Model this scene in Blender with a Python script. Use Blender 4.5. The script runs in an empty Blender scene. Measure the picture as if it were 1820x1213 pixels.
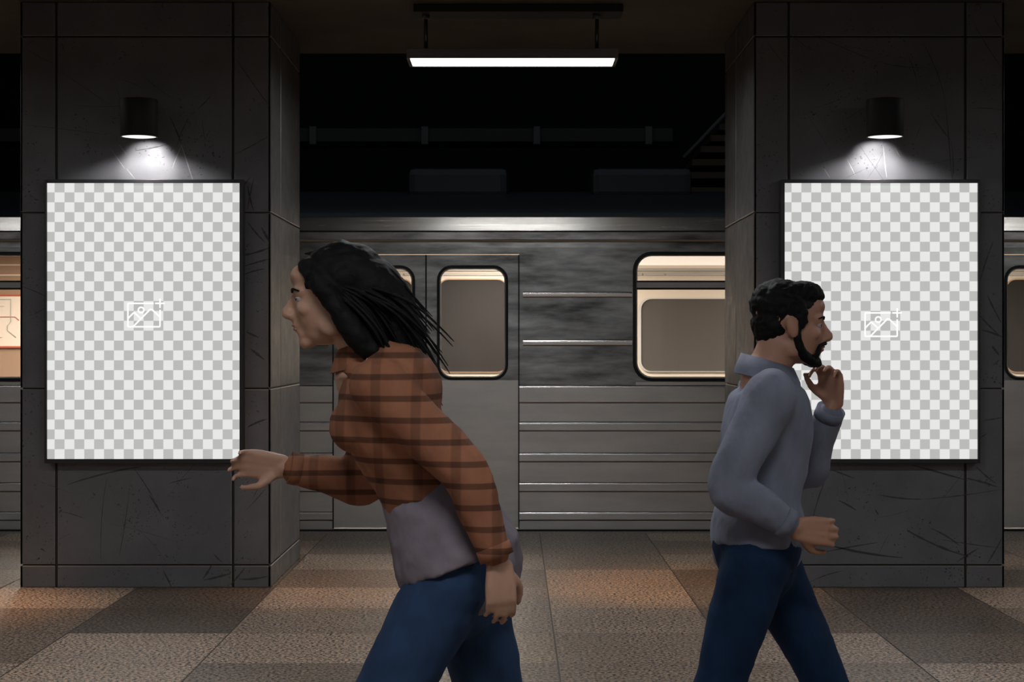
import bpy, bmesh, math, random
from mathutils import Vector, Matrix, Euler
random.seed(7)
PI = math.pi
SC = bpy.context.scene
COL = SC.collection
W_, H_, F_ = 1820, 1213, 3100.0        # frame and focal length in pixels
CX, CY, CZ = 912.0, 612.0, 1.5         # vanishing point in pixels, eye height in metres

# ------------------------------------------------------------------ camera, world, exposure
cam = bpy.data.cameras.new('camera'); camo = bpy.data.objects.new('camera', cam); COL.objects.link(camo)
cam.sensor_width = 36.0; cam.lens = 36.0 * F_ / W_
cam.shift_x = -(CX - W_ / 2) / W_; cam.shift_y = (CY - H_ / 2) / W_
cam.clip_end = 200
camo.location = (0, 0, CZ); camo.rotation_euler = (PI / 2, 0, 0)
SC.camera = camo
wd = bpy.data.worlds.new('world'); SC.world = wd; wd.use_nodes = True
wd.node_tree.nodes['Background'].inputs[0].default_value = (0.55, 0.6, 0.7, 1)
wd.node_tree.nodes['Background'].inputs[1].default_value = 0.004
SC.view_settings.view_transform = 'Standard'; SC.view_settings.look = 'None'
SC.view_settings.exposure = 0.0; SC.view_settings.gamma = 1.0; SC.view_settings.use_curve_mapping = False
SC.cycles.max_bounces = 8; SC.cycles.use_denoising = True
SC.cycles.sample_clamp_indirect = 4.0
TUBE = 10.5            # radiance of the pendant tube lights (their diffusers emit)
NEAR_FILL = 35.0           # the same for the unseen nearer rows, added as brighter fill
CEIL = 3.61
PZ = 10.74            # depth of the pillars' front faces
TRAIN_Y = 14.06
def wx(px, Y): return (px - CX) * Y / F_
def wz(py, Y): return CZ + (CY - py) * Y / F_

# ------------------------------------------------------------------ materials
def mat(name, color, rough=0.6, metal=0.0, spec=0.5, emit=None, strength=0.0):
    m = bpy.data.materials.new(name); m.use_nodes = True
    b = m.node_tree.nodes['Principled BSDF']
    b.inputs['Base Color'].default_value = (*color, 1); b.inputs['Roughness'].default_value = rough
    b.inputs['Metallic'].default_value = metal; b.inputs['Specular IOR Level'].default_value = spec
    if emit:
        b.inputs['Emission Color'].default_value = (*emit, 1); b.inputs['Emission Strength'].default_value = strength
    return m
class NT:
    def __init__(s, m): s.t = m.node_tree; s.b = s.t.nodes['Principled BSDF']; s.x = None
    def n(s, typ, **kw):
        o = s.t.nodes.new(typ)
        for k, v in kw.items(): setattr(o, k, v)
        return o
    def l(s, a, b): s.t.links.new(a, b)
    def coord(s, scale=(1, 1, 1), which='Object'):
        tc = s.n('ShaderNodeTexCoord'); mp = s.n('ShaderNodeMapping'); mp.inputs['Scale'].default_value = scale
        s.l(tc.outputs[which], mp.inputs[0]); return mp.outputs[0]
    def noise(s, vec, scale, detail=4, rough=0.6):
        o = s.n('ShaderNodeTexNoise'); o.inputs['Scale'].default_value = scale
        o.inputs['Detail'].default_value = detail; o.inputs['Roughness'].default_value = rough
        s.l(vec, o.inputs['Vector']); return o.outputs['Fac']
    def voronoi(s, vec, scale, feature='F1', out='Distance'):
        o = s.n('ShaderNodeTexVoronoi'); o.feature = feature; o.inputs['Scale'].default_value = scale
        s.l(vec, o.inputs['Vector']); return o.outputs[out]
    def ramp(s, fac, stops):
        r = s.n('ShaderNodeValToRGB'); e = r.color_ramp.elements
        while len(e) > 1: e.remove(e[-1])
        e[0].position = stops[0][0]; e[0].color = (*stops[0][1], 1)
        for p, c in stops[1:]:
            k = e.new(p); k.color = (*c, 1)
        s.l(fac, r.inputs[0]); return r.outputs[0]
    def mix(s, a, b, fac=None, mode='MIX', f=0.5):
        m = s.n('ShaderNodeMix', data_type='RGBA', blend_type=mode)
        m.inputs[0].default_value = f
        if fac is not None: s.l(fac, m.inputs[0])
        for i, v in ((6, a), (7, b)):
            if isinstance(v, tuple): m.inputs[i].default_value = (*v, 1)
            else: s.l(v, m.inputs[i])
        return m.outputs[2]
    def bump(s, h, strength=0.3, dist=0.01):
        b = s.n('ShaderNodeBump'); b.inputs['Strength'].default_value = strength; b.inputs['Distance'].default_value = dist
        s.l(h, b.inputs['Height']); s.l(b.outputs[0], s.b.inputs['Normal'])
    def color(s, c): s.l(c, s.b.inputs['Base Color'])
    def rough(s, c): s.l(c, s.b.inputs['Roughness'])
g = lambda v: (v, v, v)
M = {}
# dark stone cladding of the pillars: mottled, pitted, a little polished
m = M['stone'] = mat('dark_stone_panel', (0.1, 0.1, 0.1), 0.5, spec=0.35); t = NT(m); v = t.coord()
base = t.ramp(t.noise(v, 2.2, 5), [(0.3, (0.108, 0.107, 0.113)), (0.7, (0.158, 0.156, 0.163))])
pat = t.ramp(t.noise(v, 5.0, 2), [(0.47, g(0)), (0.62, g(1))])
pits = t.ramp(t.noise(v, 75, 2, 0.5), [(0.655, g(0)), (0.675, g(1))])
pm = t.mix(pits, pat, mode='MULTIPLY', f=1.0)
t.color(t.mix(base, (0.03, 0.029, 0.03), pm)); t.rough(t.ramp(t.noise(v, 9, 5), [(0.3, g(0.38)), (0.7, g(0.58))]))
t.bump(pits, -0.4, 0.003)
M['bounce_wall'] = mat('pale_bounce_wall', (0.75, 0.76, 0.78), 0.4)
M['grout'] = mat('groove_black', (0.008, 0.008, 0.008), 0.6)
M['groove_edge'] = mat('groove_edge_highlight', (0.26, 0.24, 0.23), 0.35)  # paler colour stands in for light caught along the joint edges
M['scratch'] = mat('dark_scratch', (0.045, 0.044, 0.045), 0.7)
M['scratch_pale'] = mat('pale_scratch', (0.3, 0.29, 0.28), 0.5)
m = M['tile'] = mat('terrazzo_tile', (0.2, 0.2, 0.2), 0.42, spec=0.35); t = NT(m); v = t.coord()
at = t.n('ShaderNodeAttribute'); at.attribute_name = 'tone'
sp = t.ramp(t.noise(v, 60, 3, 0.6), [(0.43, g(0.03)), (0.46, g(0.42)), (0.51, g(1.05)), (0.66, g(1.7))])
sp2 = t.ramp(t.noise(v, 150, 2, 0.6), [(0.35, g(0.65)), (0.6, g(1.1))])
big = t.ramp(t.noise(v, 1.3, 3), [(0.3, g(0.85)), (0.7, g(1.1))])
c = t.mix(at.outputs['Color'], sp, mode='MULTIPLY', f=1.0); c = t.mix(c, sp2, mode='MULTIPLY', f=1.0); c = t.mix(c, big, mode='MULTIPLY', f=1.0)
t.color(c); t.rough(t.ramp(t.noise(v, 40, 3), [(0.3, g(0.34)), (0.7, g(0.55))])); t.bump(t.noise(v, 90, 2), 0.1, 0.002)
M['grout_floor'] = mat('floor_grout', (0.10, 0.09, 0.08), 0.7)
m = M['ceiling'] = mat('sooty_ceiling', (0.06, 0.05, 0.035), 0.8); t = NT(m); v = t.coord()
t.color(t.ramp(t.noise(v, 1.5, 4), [(0.3, (0.07, 0.058, 0.04)), (0.7, (0.12, 0.10, 0.068))]))
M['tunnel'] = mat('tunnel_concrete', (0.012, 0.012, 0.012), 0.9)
M['beam'] = mat('beam_grey', (0.10, 0.095, 0.085), 0.8)
M['bracket'] = mat('bracket_grey', (0.20, 0.20, 0.19), 0.7)
M['step'] = mat('stair_step', (0.14, 0.11, 0.07), 0.8)
M['black_metal'] = mat('black_painted_metal', (0.014, 0.014, 0.015), 0.62, spec=.3)
M['frame'] = mat('poster_frame_black', (0.016, 0.016, 0.017), 0.45)
M['fixture'] = mat('pendant_housing', (0.13, 0.13, 0.13), 0.6)
M['rod'] = mat('steel_rod', (0.16, 0.16, 0.18), 0.3, 0.8)
M['tube'] = mat('tube_diffuser', (0.9, 0.9, 0.9), 0.5, emit=(1.0, 0.985, 0.95), strength=TUBE)
M['tube_fill'] = mat('fill_tube_diffuser', (0.9, 0.9, 0.9), 0.5, emit=(0.95, 0.975, 1.0), strength=NEAR_FILL)
M['lens'] = mat('lamp_lens', (0.9, 0.9, 0.9), 0.5, emit=(1, 1, 1), strength=0.92)
M['lens_warm'] = mat('warm_lamp_lens', (0.9, 0.8, 0.6), 0.5, emit=(1, 0.75, 0.5), strength=4)
M['icon'] = mat('white_icon', (0.2, 0.2, 0.2), 0.6, emit=(1, 1, 1), strength=0.96)
# brushed stainless steel of the train
def steel(name, c0, c1, r0, r1):
    m = mat(name, c0, 0.4, 1.0); t = NT(m); v = t.coord((0.75, 1, 3.6))
    t.color(t.ramp(t.noise(v, 2.6, 5, 0.6), [(0.3, c0), (0.7, c1)]))
    v2 = t.coord((0.35, 1, 40))
    t.rough(t.ramp(t.noise(v2, 6.0, 4), [(0.3, g(r0)), (0.7, g(r1))]))
    return m
M['steel'] = steel('brushed_steel', (0.10, 0.10, 0.10), (0.50, 0.50, 0.50), 0.28, 0.44)
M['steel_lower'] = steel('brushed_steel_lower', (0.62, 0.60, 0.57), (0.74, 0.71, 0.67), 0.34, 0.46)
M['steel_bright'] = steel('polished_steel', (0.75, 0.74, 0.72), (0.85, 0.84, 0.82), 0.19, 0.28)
M['steel_floor_tint'] = mat('floor_tinted_edge', (0.75, 0.62, 0.5), 0.3, 1.0)  # warm tint stands in for the floor's reflection under the ribs
M['rubber'] = mat('black_rubber', (0.006, 0.006, 0.006), 0.6)
M['cream'] = mat('cream_interior', (0.76, 0.67, 0.565), 0.5)
M['tan'] = mat('tan_interior_panel', (0.36, 0.24, 0.16), 0.55)
M['transom'] = mat('window_transom_bar', (0.5, 0.49, 0.47), 0.5)
M['far_glass'] = mat('dark_window_glass', (0.085, 0.077, 0.07), 0.35)
M['door_glass'] = mat('dark_door_glass', (0.030, 0.027, 0.026), 0.5, spec=.12)
M['map'] = mat('paper_map', (0.80, 0.70, 0.60), 0.6)
M['red_line'] = mat('red_ink', (0.5, 0.10, 0.06), 0.6)
M['grey_line'] = mat('grey_ink', (0.42, 0.42, 0.38), 0.6)
M['strip'] = mat('car_light_strip', (0.9, 0.85, 0.75), 0.5, emit=(1.0, 0.88, 0.77), strength=0.8)
M['car_floor'] = mat('car_floor', (0.1, 0.09, 0.08), 0.6)
m = M['pane'] = bpy.data.materials.new('clear_window_pane'); m.use_nodes = True
nt = m.node_tree; nt.nodes.clear()
o_ = nt.nodes.new('ShaderNodeOutputMaterial'); mx = nt.nodes.new('ShaderNodeMixShader'); tr = nt.nodes.new('ShaderNodeBsdfTransparent'); gl = nt.nodes.new('ShaderNodeBsdfGlossy')
tr.inputs[0].default_value = (0.86, 0.84, 0.82, 1); gl.inputs['Roughness'].default_value = 0.08; mx.inputs[0].default_value = 0.06
nt.links.new(tr.outputs[0], mx.inputs[1]); nt.links.new(gl.outputs[0], mx.inputs[2]); nt.links.new(mx.outputs[0], o_.inputs[0])

# ------------------------------------------------------------------ mesh builder
class MB:
    def __init__(s): s.bm = bmesh.new(); s.mats = []
    def mi(s, m):
        m = M[m] if isinstance(m, str) else m
        if m not in s.mats: s.mats.append(m)
        return s.mats.index(m)
    def face(s, vs, m, smooth=False):
        try: f = s.bm.faces.new(vs)
        except ValueError: return None
        f.material_index = s.mi(m); f.smooth = smooth; return f
    def poly(s, pts, m): return s.face([s.bm.verts.new(p) for p in pts], m)
    def box(s, x0, x1, y0, y1, z0, z1, m, bevel=0.0, mtx=None):
        b = bmesh.new()
        bmesh.ops.create_cube(b, size=1, matrix=Matrix.Translation(((x0+x1)/2, (y0+y1)/2, (z0+z1)/2)) @ Matrix.Diagonal((abs(x1-x0), abs(y1-y0), abs(z1-z0), 1)))
        if bevel > 0: bmesh.ops.bevel(b, geom=b.edges[:], offset=bevel, segments=2, affect='EDGES', profile=0.6)
        s.merge(b, m, mtx)
    def merge(s, b, m, mtx=None, smooth=False):
        mi = s.mi(m); mp = {}
        for v in b.verts: mp[v] = s.bm.verts.new(mtx @ v.co if mtx else v.co)
        for f in b.faces:
            nf = s.face([mp[v] for v in f.verts], m, smooth or f.smooth)
        b.free()
    def tube(s, pts, r, m, seg=12, cap=True, smooth=True, flat=None):
        pts = [Vector(p) for p in pts]; n = len(pts)
        rs = r if isinstance(r, (list, tuple)) else [r] * n
        rings = []; up = None
        for i, p in enumerate(pts):
            d = (pts[min(i+1, n-1)] - pts[max(i-1, 0)]).normalized()
            if up is None:
                up = Vector((0, 1, 0)) if abs(d.y) < 0.8 else Vector((0, 0, 1))
            a = (up - d * up.dot(d)).normalized(); b = d.cross(a); up = a
            rr = rs[i] if isinstance(rs[i], (tuple, list)) else (rs[i], rs[i])
            rings.append([s.bm.verts.new(p + a * math.cos(2*PI*k/seg) * rr[0] + b * math.sin(2*PI*k/seg) * rr[1]) for k in range(seg)])
        for i in range(n-1):
            for k in range(seg):
                s.face([rings[i][k], rings[i][(k+1) % seg], rings[i+1][(k+1) % seg], rings[i+1][k]], m, smooth)
        if cap:
            s.face(rings[0][::-1], m); s.face(rings[-1], m)
    def ell(s, c, r, m, rot=(0, 0, 0), seg=20):
        b = bmesh.new(); bmesh.ops.create_uvsphere(b, u_segments=seg, v_segments=seg//2+2, radius=1)
        s.merge(b, m, Matrix.Translation(c) @ Euler(rot).to_matrix().to_4x4() @ Matrix.Diagonal((*r, 1)), True)
    def lathe(s, prof, m, c=(0, 0, 0), seg=40, smooth=True):
        rings = [[s.bm.verts.new((c[0]+r*math.cos(2*PI*k/seg), c[1]+r*math.sin(2*PI*k/seg), c[2]+z)) for k in range(seg)] for r, z in prof]
        for i in range(len(rings)-1):
            for k in range(seg):
                s.face([rings[i][k], rings[i][(k+1) % seg], rings[i+1][(k+1) % seg], rings[i+1][k]], m, smooth)
    def build(s, name, parent=None, origin=None, fix=True):
        if fix: bmesh.ops.recalc_face_normals(s.bm, faces=s.bm.faces[:])
        me = bpy.data.meshes.new(name)
        if origin is not None: bmesh.ops.translate(s.bm, verts=s.bm.verts[:], vec=-Vector(origin))
        s.bm.to_mesh(me); s.bm.free()
        for m in s.mats: me.materials.append(m)
        o = bpy.data.objects.new(name, me); COL.objects.link(o)
        if parent: o.parent = parent
        if origin is not None: o.location = origin
        return o
def thing(name, label, cat, loc=(0, 0, 0), rz=0, group=None):
    o = bpy.data.objects.new(name, None); COL.objects.link(o); o.empty_display_size = 0.2
    o.location = loc; o.rotation_euler = (0, 0, rz); return tag(o, label, cat, group)
def tag(o, label, cat, group=None, kind='thing'):
    o['label'] = label; o['category'] = cat; o['kind'] = kind
    if group: o['group'] = group
    return o
def struct(o): o['kind'] = 'structure'; return o
def copy_tree(o, parent=None):
    c = o.copy(); COL.objects.link(c)
    if parent: c.parent = parent
    for ch in list(o.children): copy_tree(ch, c)
    return c
def rrect(x0, x1, z0, z1, r, n=7):
    pts = []
    for cx, cz, a0 in ((x1-r, z1-r, 0), (x0+r, z1-r, 90), (x0+r, z0+r, 180), (x1-r, z0+r, 270)):
        for i in range(n):
            a = math.radians(a0 + 90*i/(n-1)); pts.append((cx + r*math.cos(a), cz + r*math.sin(a)))
    return pts
def ring(mb, outer, inner, yo, yi, m, back=None):
    """a flat ring between two matching outlines (x, z), with a reveal going back to depth `back`"""
    A = [mb.bm.verts.new((x, yo, z)) for x, z in outer]; B = [mb.bm.verts.new((x, yi, z)) for x, z in inner]
    n = len(A)
    for i in range(n): mb.face([A[i], A[(i+1) % n], B[(i+1) % n], B[i]], m)
    if back is not None:
        C = [mb.bm.verts.new((x, back, z)) for x, z in inner]
        for i in range(n): mb.face([B[i], B[(i+1) % n], C[(i+1) % n], C[i]], m)
        D = [mb.bm.verts.new((x, back, z)) for x, z in outer]
        for i in range(n):
            mb.face([C[i], C[(i+1) % n], D[(i+1) % n], D[i]], m); mb.face([D[i], D[(i+1) % n], A[(i+1) % n], A[i]], m)
def square_match(x0, x1, z0, z1, inner_n=7):
    """outline points on a sharp rectangle that pair with rrect()'s points"""
    return [p for c in ((x1, z1), (x0, z1), (x0, z0), (x1, z0)) for p in [c]*inner_n]

# ------------------------------------------------------------------ platform floor, ceilings, walls
XB = 13.0; YB = -1.6; YE = 13.96
tones = {  # (column, row) -> tone of the tile; rows count towards the camera from the pillars' front
 (-3,0):.31,(-3,1):.27,(-3,2):1.0,(-3,3):1.0,(-4,0):.9,(-4,1):.5,(-4,2):.5,(-4,3):.95,
 (-2,-3):.5,(-2,-2):.95,(-2,-1):.55,(-2,0):.92,(-2,1):.72,(-2,2):.95,(-2,3):.5,
 (-1,-3):.55,(-1,-2):.75,(-1,-1):.42,(-1,0):.6,(-1,1):.6,(-1,2):.7,(-1,3):.5,
 (0,-3):.6,(0,-2):.62,(0,-1):.95,(0,0):1.0,(0,1):.85,(0,2):.66,(0,3):.6,
 (1,-3):.6,(1,-2):.95,(1,-1):.45,(1,0):.5,(1,1):.42,(1,2):.95,(1,3):.62,
 (2,-3):.6,(2,-2):.8,(2,-1):.5,(2,0):.31,(2,1):.30,(2,2):.42,(2,3):.95,
 (3,-2):.95,(3,-1):.45,(3,0):.95,(3,1):.6,(3,2):.5,(3,3):.6}
fl = MB(); ly = fl.bm.loops.layers.float_color.new('tone')
k0, k1 = int(-XB/0.84)-1, int(XB/0.84)+1
for r in range(-4, 19):
    y1 = PZ - 0.85*r; y0 = y1 - 0.85
    y1 = min(y1, YE - 0.14)
    if y0 >= y1: continue
    for k in range(k0, k1):
        x0 = 0.21 + 0.84*k; x1 = x0 + 0.84
        tn = tones.get((k, r), random.choice([.4, .5, .62, .8, .95]))
        warm = random.uniform(-.012, .012)
        f = fl.poly([(x0+.004, y0+.0015, 0), (x1-.004, y0+.0015, 0), (x1-.004, y1-.0015, 0), (x0+.004, y1-.0015, 0)], 'tile')
        for lp in f.loops: lp[ly] = ((0.46+warm)*tn, 0.335*tn, (0.25-warm)*tn, 1)
f = fl.poly([(-XB, YE-.137, 0), (XB, YE-.137, 0), (XB, YE, 0), (-XB, YE, 0)], 'tile')
for lp in f.loops: lp[ly] = (0.17, 0.145, 0.13, 1)  # dark edge strip: shade of the gap beside the train, put into the colour
fl.poly([(-XB, YB, -.003), (XB, YB, -.003), (XB, YE, -.003), (-XB, YE, -.003)], 'grout_floor')
fl.box(-XB, XB, YB, YE, -1.2, -.004, 'tunnel')
struct(fl.build('floor', fix=False))
b = MB(); b.box(-XB, XB, YE, 18.2, -1.35, -1.2, 'tunnel'); struct(b.build('floor_trackbed'))
b = MB(); b.box(-XB, XB, YB, 12.66, CEIL, CEIL+.5, 'ceiling'); struct(b.build('ceiling'))
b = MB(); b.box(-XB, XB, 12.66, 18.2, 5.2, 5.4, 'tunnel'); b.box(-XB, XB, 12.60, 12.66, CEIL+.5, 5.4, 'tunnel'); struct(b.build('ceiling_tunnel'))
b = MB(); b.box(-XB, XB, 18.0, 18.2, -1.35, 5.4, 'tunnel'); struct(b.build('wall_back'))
b = MB(); b.box(-XB, XB, YB-.2, YB, -1.2, CEIL+.5, 'bounce_wall'); struct(b.build('wall_front'))  # unseen wall, made pale to bounce light onto the pillar fronts
b = MB(); b.box(-XB-.2, -XB, YB-.2, 18.2, -1.35, 5.4, 'tunnel'); struct(b.build('wall_left'))
b = MB(); b.box(XB, XB+.2, YB-.2, 18.2, -1.35, 5.4, 'tunnel'); struct(b.build('wall_right'))

# beam with brackets on the tunnel wall above the train, stairs in the dark at the right
bt = thing('wall_beam', 'dark grey horizontal beam on the black tunnel wall above the train', 'beam', (0, 17.9, 3.5))
z0, z1 = wz(252, 17.85), wz(228, 17.85)
b = MB(); b.box(-XB, wx(1196, 17.85), 17.84, 18.0, z0, z1, 'beam', .01); o = b.build('rail', bt); o.location = (0, -17.9, -3.5)
for i in range(-9, 3):
    x = wx(755 + 199*i, 17.8)
    if x < -XB: continue
    b = MB(); b.box(x-.035, x+.035, 17.78, 18.0, wz(257, 17.8), wz(225, 17.8), 'bracket', .006); o = b.build('bracket', bt); o.location = (0, -17.9, -3.5)
st = thing('staircase', 'faint staircase rising to the right in the dark behind the train roof', 'staircase', (3, 17.4, 2.6))
for i, (pl, y_) in enumerate(((1205, 340), (1225, 313), (1228, 290), (1243, 267), (1260, 247), (1276, 227), (1290, 207), (1306, 188))):
    b = MB(); x0 = wx(pl, 17.3)
    b.box(x0, 2.6, 17.2, 17.95, wz(y_, 17.3)-.035, wz(y_, 17.3)+.03, 'step', .006); b.box(x0+.12, 2.55, 17.6, 17.95, wz(y_, 17.3)-.16, wz(y_, 17.3)-.035, 'tunnel')
    o = b.build('step', st); o.location = (-3, -17.4, -2.6)
b = MB(); b.tube([(wx(1215, 17.1), 17.1, wz(280, 17.1)), (wx(1320, 17.1), 17.1, wz(170, 17.1))], .018, 'bracket'); o = b.build('handrail', st); o.location = (-3, -17.4, -2.6)

# ------------------------------------------------------------------ pillars
PX = {'l': (wx(36, PZ), wx(481, PZ)), 'r': (wx(1340, PZ), wx(1785, PZ))}
PB = 12.21
JZ = [wz(y, PZ) for y in (1005, 691, 378, 65)]
def panel(mb, u0, u1, v0, v1, place, outer=(False, False)):
    """one bevelled slab; place maps (u, v, depth) to a point, depth 0 = outer face"""
    e = .0035; d = .013
    P = [(u0, v0), (u1, v0), (u1, v1), (u0, v1)]
    Q = [(u0+e, v0+e), (u1-e, v0+e), (u1-e, v1-e), (u0+e, v1-e)]
    a = [mb.bm.verts.new(place(u, v, e)) for u, v in P]; q = [mb.bm.verts.new(place(u, v, 0)) for u, v in Q]
    w = [mb.bm.verts.new(place(u, v, d)) for u, v in P]
    mb.face(q, 'stone')
    for i in range(4):
        j = (i+1) % 4
        mb.face([a[i], a[j], q[j], q[i]], 'stone' if (i == 1 and outer[1]) or (i == 3 and outer[0]) else 'groove_edge'); mb.face([w[i], w[j], a[j], a[i]], 'stone')
def ribbon(mb, pts, w, place, m):
    n = len(pts); L = []; R = []
    for i, p in enumerate(pts):
        a = pts[max(i-1, 0)]; c = pts[min(i+1, n-1)]; dx, dz = c[0]-a[0], c[1]-a[1]; l = math.hypot(dx, dz) or 1
        ww = w * (0.25 + 0.75*math.sin(PI*(i+.5)/n)) * random.uniform(.55, 1.2)
        L.append(mb.bm.verts.new(place(p[0]-dz/l*ww, p[1]+dx/l*ww, -.0006))); R.append(mb.bm.verts.new(place(p[0]+dz/l*ww, p[1]-dx/l*ww, -.0006)))
    for i in range(n-1): mb.face([L[i], L[i+1], R[i+1], R[i]], m)
def scratch(mb, x0, z0, x1, z1, w, place, m='scratch', bow=0.04):
    n = 14; dx, dz = x1-x0, z1-z0; k = random.uniform(-bow, bow)
    pts = []
    for i in range(n+1):
        t = i/n; o = 4*t*(1-t)*k + random.uniform(-.0012, .0012)
        pts.append((x0+dx*t - dz*o, z0+dz*t + dx*o))
    ribbon(mb, pts, w, place, m)
def pillar(side, jx, jy, label, marks, pale):
    x0, x1 = PX[side]; root = thing('pillar', label, 'pillar', ((x0+x1)/2, (PZ+PB)/2, 0), 0, 'stone clad platform pillars')
    org = root.location
    mb = MB(); e = .013; G = .0085
    mb.box(x0+e, x1-e, PZ+e, PB-e, 0, CEIL, 'grout')
    front = lambda u, v, d: (u, PZ+d, v)
    back = lambda u, v, d: (u, PB-d, v)
    left = lambda u, v, d: (x0+d, u, v)
    right = lambda u, v, d: (x1-d, u, v)
    zs = [0] + JZ + [CEIL - .004]
    def clad(us, place):
        for i in range(len(us)-1):
            for k in range(len(zs)-1):
                a = us[i] + (G if i else 0); c = us[i+1] - (G if i < len(us)-2 else 0)
                panel(mb, a, c, zs[k] + (G*.6 if k else 0.001), zs[k+1] - (G*.6 if k < len(zs)-2 else 0), place, (i == 0, i == len(us)-2))
    fx = [x0] + [wx(j, PZ) for j in jx] + [x1]
    clad(fx, front); clad(fx, back); clad([PZ, jy, PB], left); clad([PZ, jy, PB], right)
    for a in marks: scratch(mb, wx(a[0], PZ), wz(a[1], PZ), wx(a[2], PZ), wz(a[3], PZ), a[4]/288.6/2, front)
    for a in pale: scratch(mb, wx(a[0], PZ), wz(a[1], PZ), wx(a[2], PZ), wz(a[3], PZ), a[4]/288.6/2, front, 'scratch_pale', .02)
    for _ in range(26):   # fine hairline scratches
        u, v = random.uniform(x0+.05, x1-.35), random.uniform(.1, 3.4); a = random.uniform(-1.3, 1.3); l = random.uniform(.08, .4)
        if u + l*math.cos(a) > x1-.02 or not .02 < v + l*math.sin(a) < 3.55: continue
        scratch(mb, u, v, u+l*math.cos(a), v+l*math.sin(a), .0012, front)
    for pl, a0, a1 in ((left, PZ, PB), (right, PZ, PB)):
        for _ in range(14):
            u, v = random.uniform(a0+.05, a1-.3), random.uniform(.2, 3.3); a = random.uniform(-1.4, 1.4); l = random.uniform(.08, .3)
            scratch(mb, u, v, min(u+l*math.cos(a), a1-.02), v+l*math.sin(a), .0012, pl)
    o = mb.build('cladding', root, fix=True); o.location = -org
    return root
pillar('l', (100, 414), 11.21, 'dark stone clad pillar at the left with a gallery poster and can lamp', [
 (120,862,250,830,3),(240,835,275,890,2),(265,880,285,912,4),(190,850,180,1000,1.5),(230,870,212,990,1.5),(110,910,150,922,1.5),(450,885,478,835,2),
 (290,1015,305,1045,3),(360,1030,376,1005,4),(362,1032,410,1020,4),(425,1030,475,1025,4),(410,1040,435,1010,3),(380,985,395,1000,2.5),(440,905,478,862,1.5),
 (425,455,480,440,4),(430,475,481,460,3),(430,490,470,478,3),(465,405,480,432,5),(440,330,451,375,3),(451,318,440,372,2.5),(440,395,470,430,3),
 (300,205,322,255,2.5),(335,210,315,260,2),(375,170,350,195,2),(420,105,480,190,1.5),(480,240,415,275,2),(45,85,95,112,1.2),(60,70,45,85,1.2),(110,130,200,190,1.2),
 (40,222,190,240,1),(360,215,365,250,1.5),(445,315,430,335,2),(40,510,82,528,2),(60,560,80,548,1.5),(240,268,300,256,2),(438,590,460,600,4),(445,620,470,640,5),(440,760,475,745,4),(300,860,340,850,2)],
 [(322,258,343,322,2.2),(323,258,306,300,1.6),(195,262,222,300,1.5),(210,256,225,275,1.5),(225,300,240,318,1.2)])
pillar('r', (1402, 1716), 11.61, 'dark stone clad pillar at the right with a gallery poster and can lamp', [
 (1475,835,1440,945,2),(1400,880,1448,950,2.5),(1620,827,1720,855,4),(1715,850,1772,866,4),(1735,830,1770,860,3),(1562,880,1640,888,3),(1640,888,1780,870,2),
 (1612,943,1722,990,5),(1655,940,1705,970,3),(1440,960,1605,992,4),(1450,985,1560,965,2.5),(1478,836,1518,851,3),(1490,890,1522,908,3),(1555,905,1562,916,2.5),
 (1755,1002,1782,955,3),(1700,1000,1740,975,3),(1440,1035,1500,1015,2),(1675,960,1780,975,2),(1740,560,1780,600,3),(1755,525,1780,575,3),(1742,500,1765,430,2.5),(1745,587,1782,600,4),
 (1765,650,1776,640,2),(1746,748,1784,742,2),(1763,615,1776,632,5),(1740,780,1755,770,2),(1640,75,1680,180,1.5),(1680,180,1692,320,2),(1654,200,1690,250,2),(1690,250,1693,318,2),
 (1440,60,1560,110,1.2),(1560,110,1650,120,1.2),(1615,100,1630,150,1.5),(1765,25,1784,60,1.5),(1730,40,1784,125,1.5),(1725,193,1784,196,1.5),(1440,90,1400,60,1.2),(1360,70,1400,120,1),(1350,520,1375,560,2),(1345,700,1370,740,2)],
 [(1570,260,1576,316,1.8),(1505,283,1520,312,1.5),(1590,262,1600,280,1.2),(1465,300,1475,316,1.2)])

# ------------------------------------------------------------------ posters
def checker_mat(x0, z1, fx, fz, cell, first_white):
    m = mat('backlit_checker_poster', (0.25, 0.25, 0.25), 0.35); t = NT(m)
    tc = t.n('ShaderNodeTexCoord'); sx = t.n('ShaderNodeSeparateXYZ'); t.l(tc.outputs['Object'], sx.inputs[0])
    def mth(op, a, b_=None):
        n = t.n('ShaderNodeMath', operation=op)
        for i, q in enumerate((a, b_)):
            if q is None: continue
            if isinstance(q, (int, float)): n.inputs[i].default_value = q
            else: t.l(q, n.inputs[i])
        return n.outputs[0]
    u = mth('FLOOR', mth('ADD', mth('DIVIDE', mth('SUBTRACT', sx.outputs[0], x0), cell), fx))
    w = mth('FLOOR', mth('ADD', mth('DIVIDE', mth('SUBTRACT', z1, sx.outputs[2]), cell), fz))
    par = mth('FLOORED_MODULO', mth('ADD', mth('ADD', u, w), 0.0 if first_white else 1.0), 2.0)
    c = t.mix((0.79, 0.79, 0.785), (0.485, 0.485, 0.475), par)
    t.l(c, t.b.inputs['Emission Color']); t.b.inputs['Emission Strength'].default_value = 1.0
    t.b.inputs['Base Color'].default_value = (0.03, 0.03, 0.03, 1)
    return m
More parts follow.
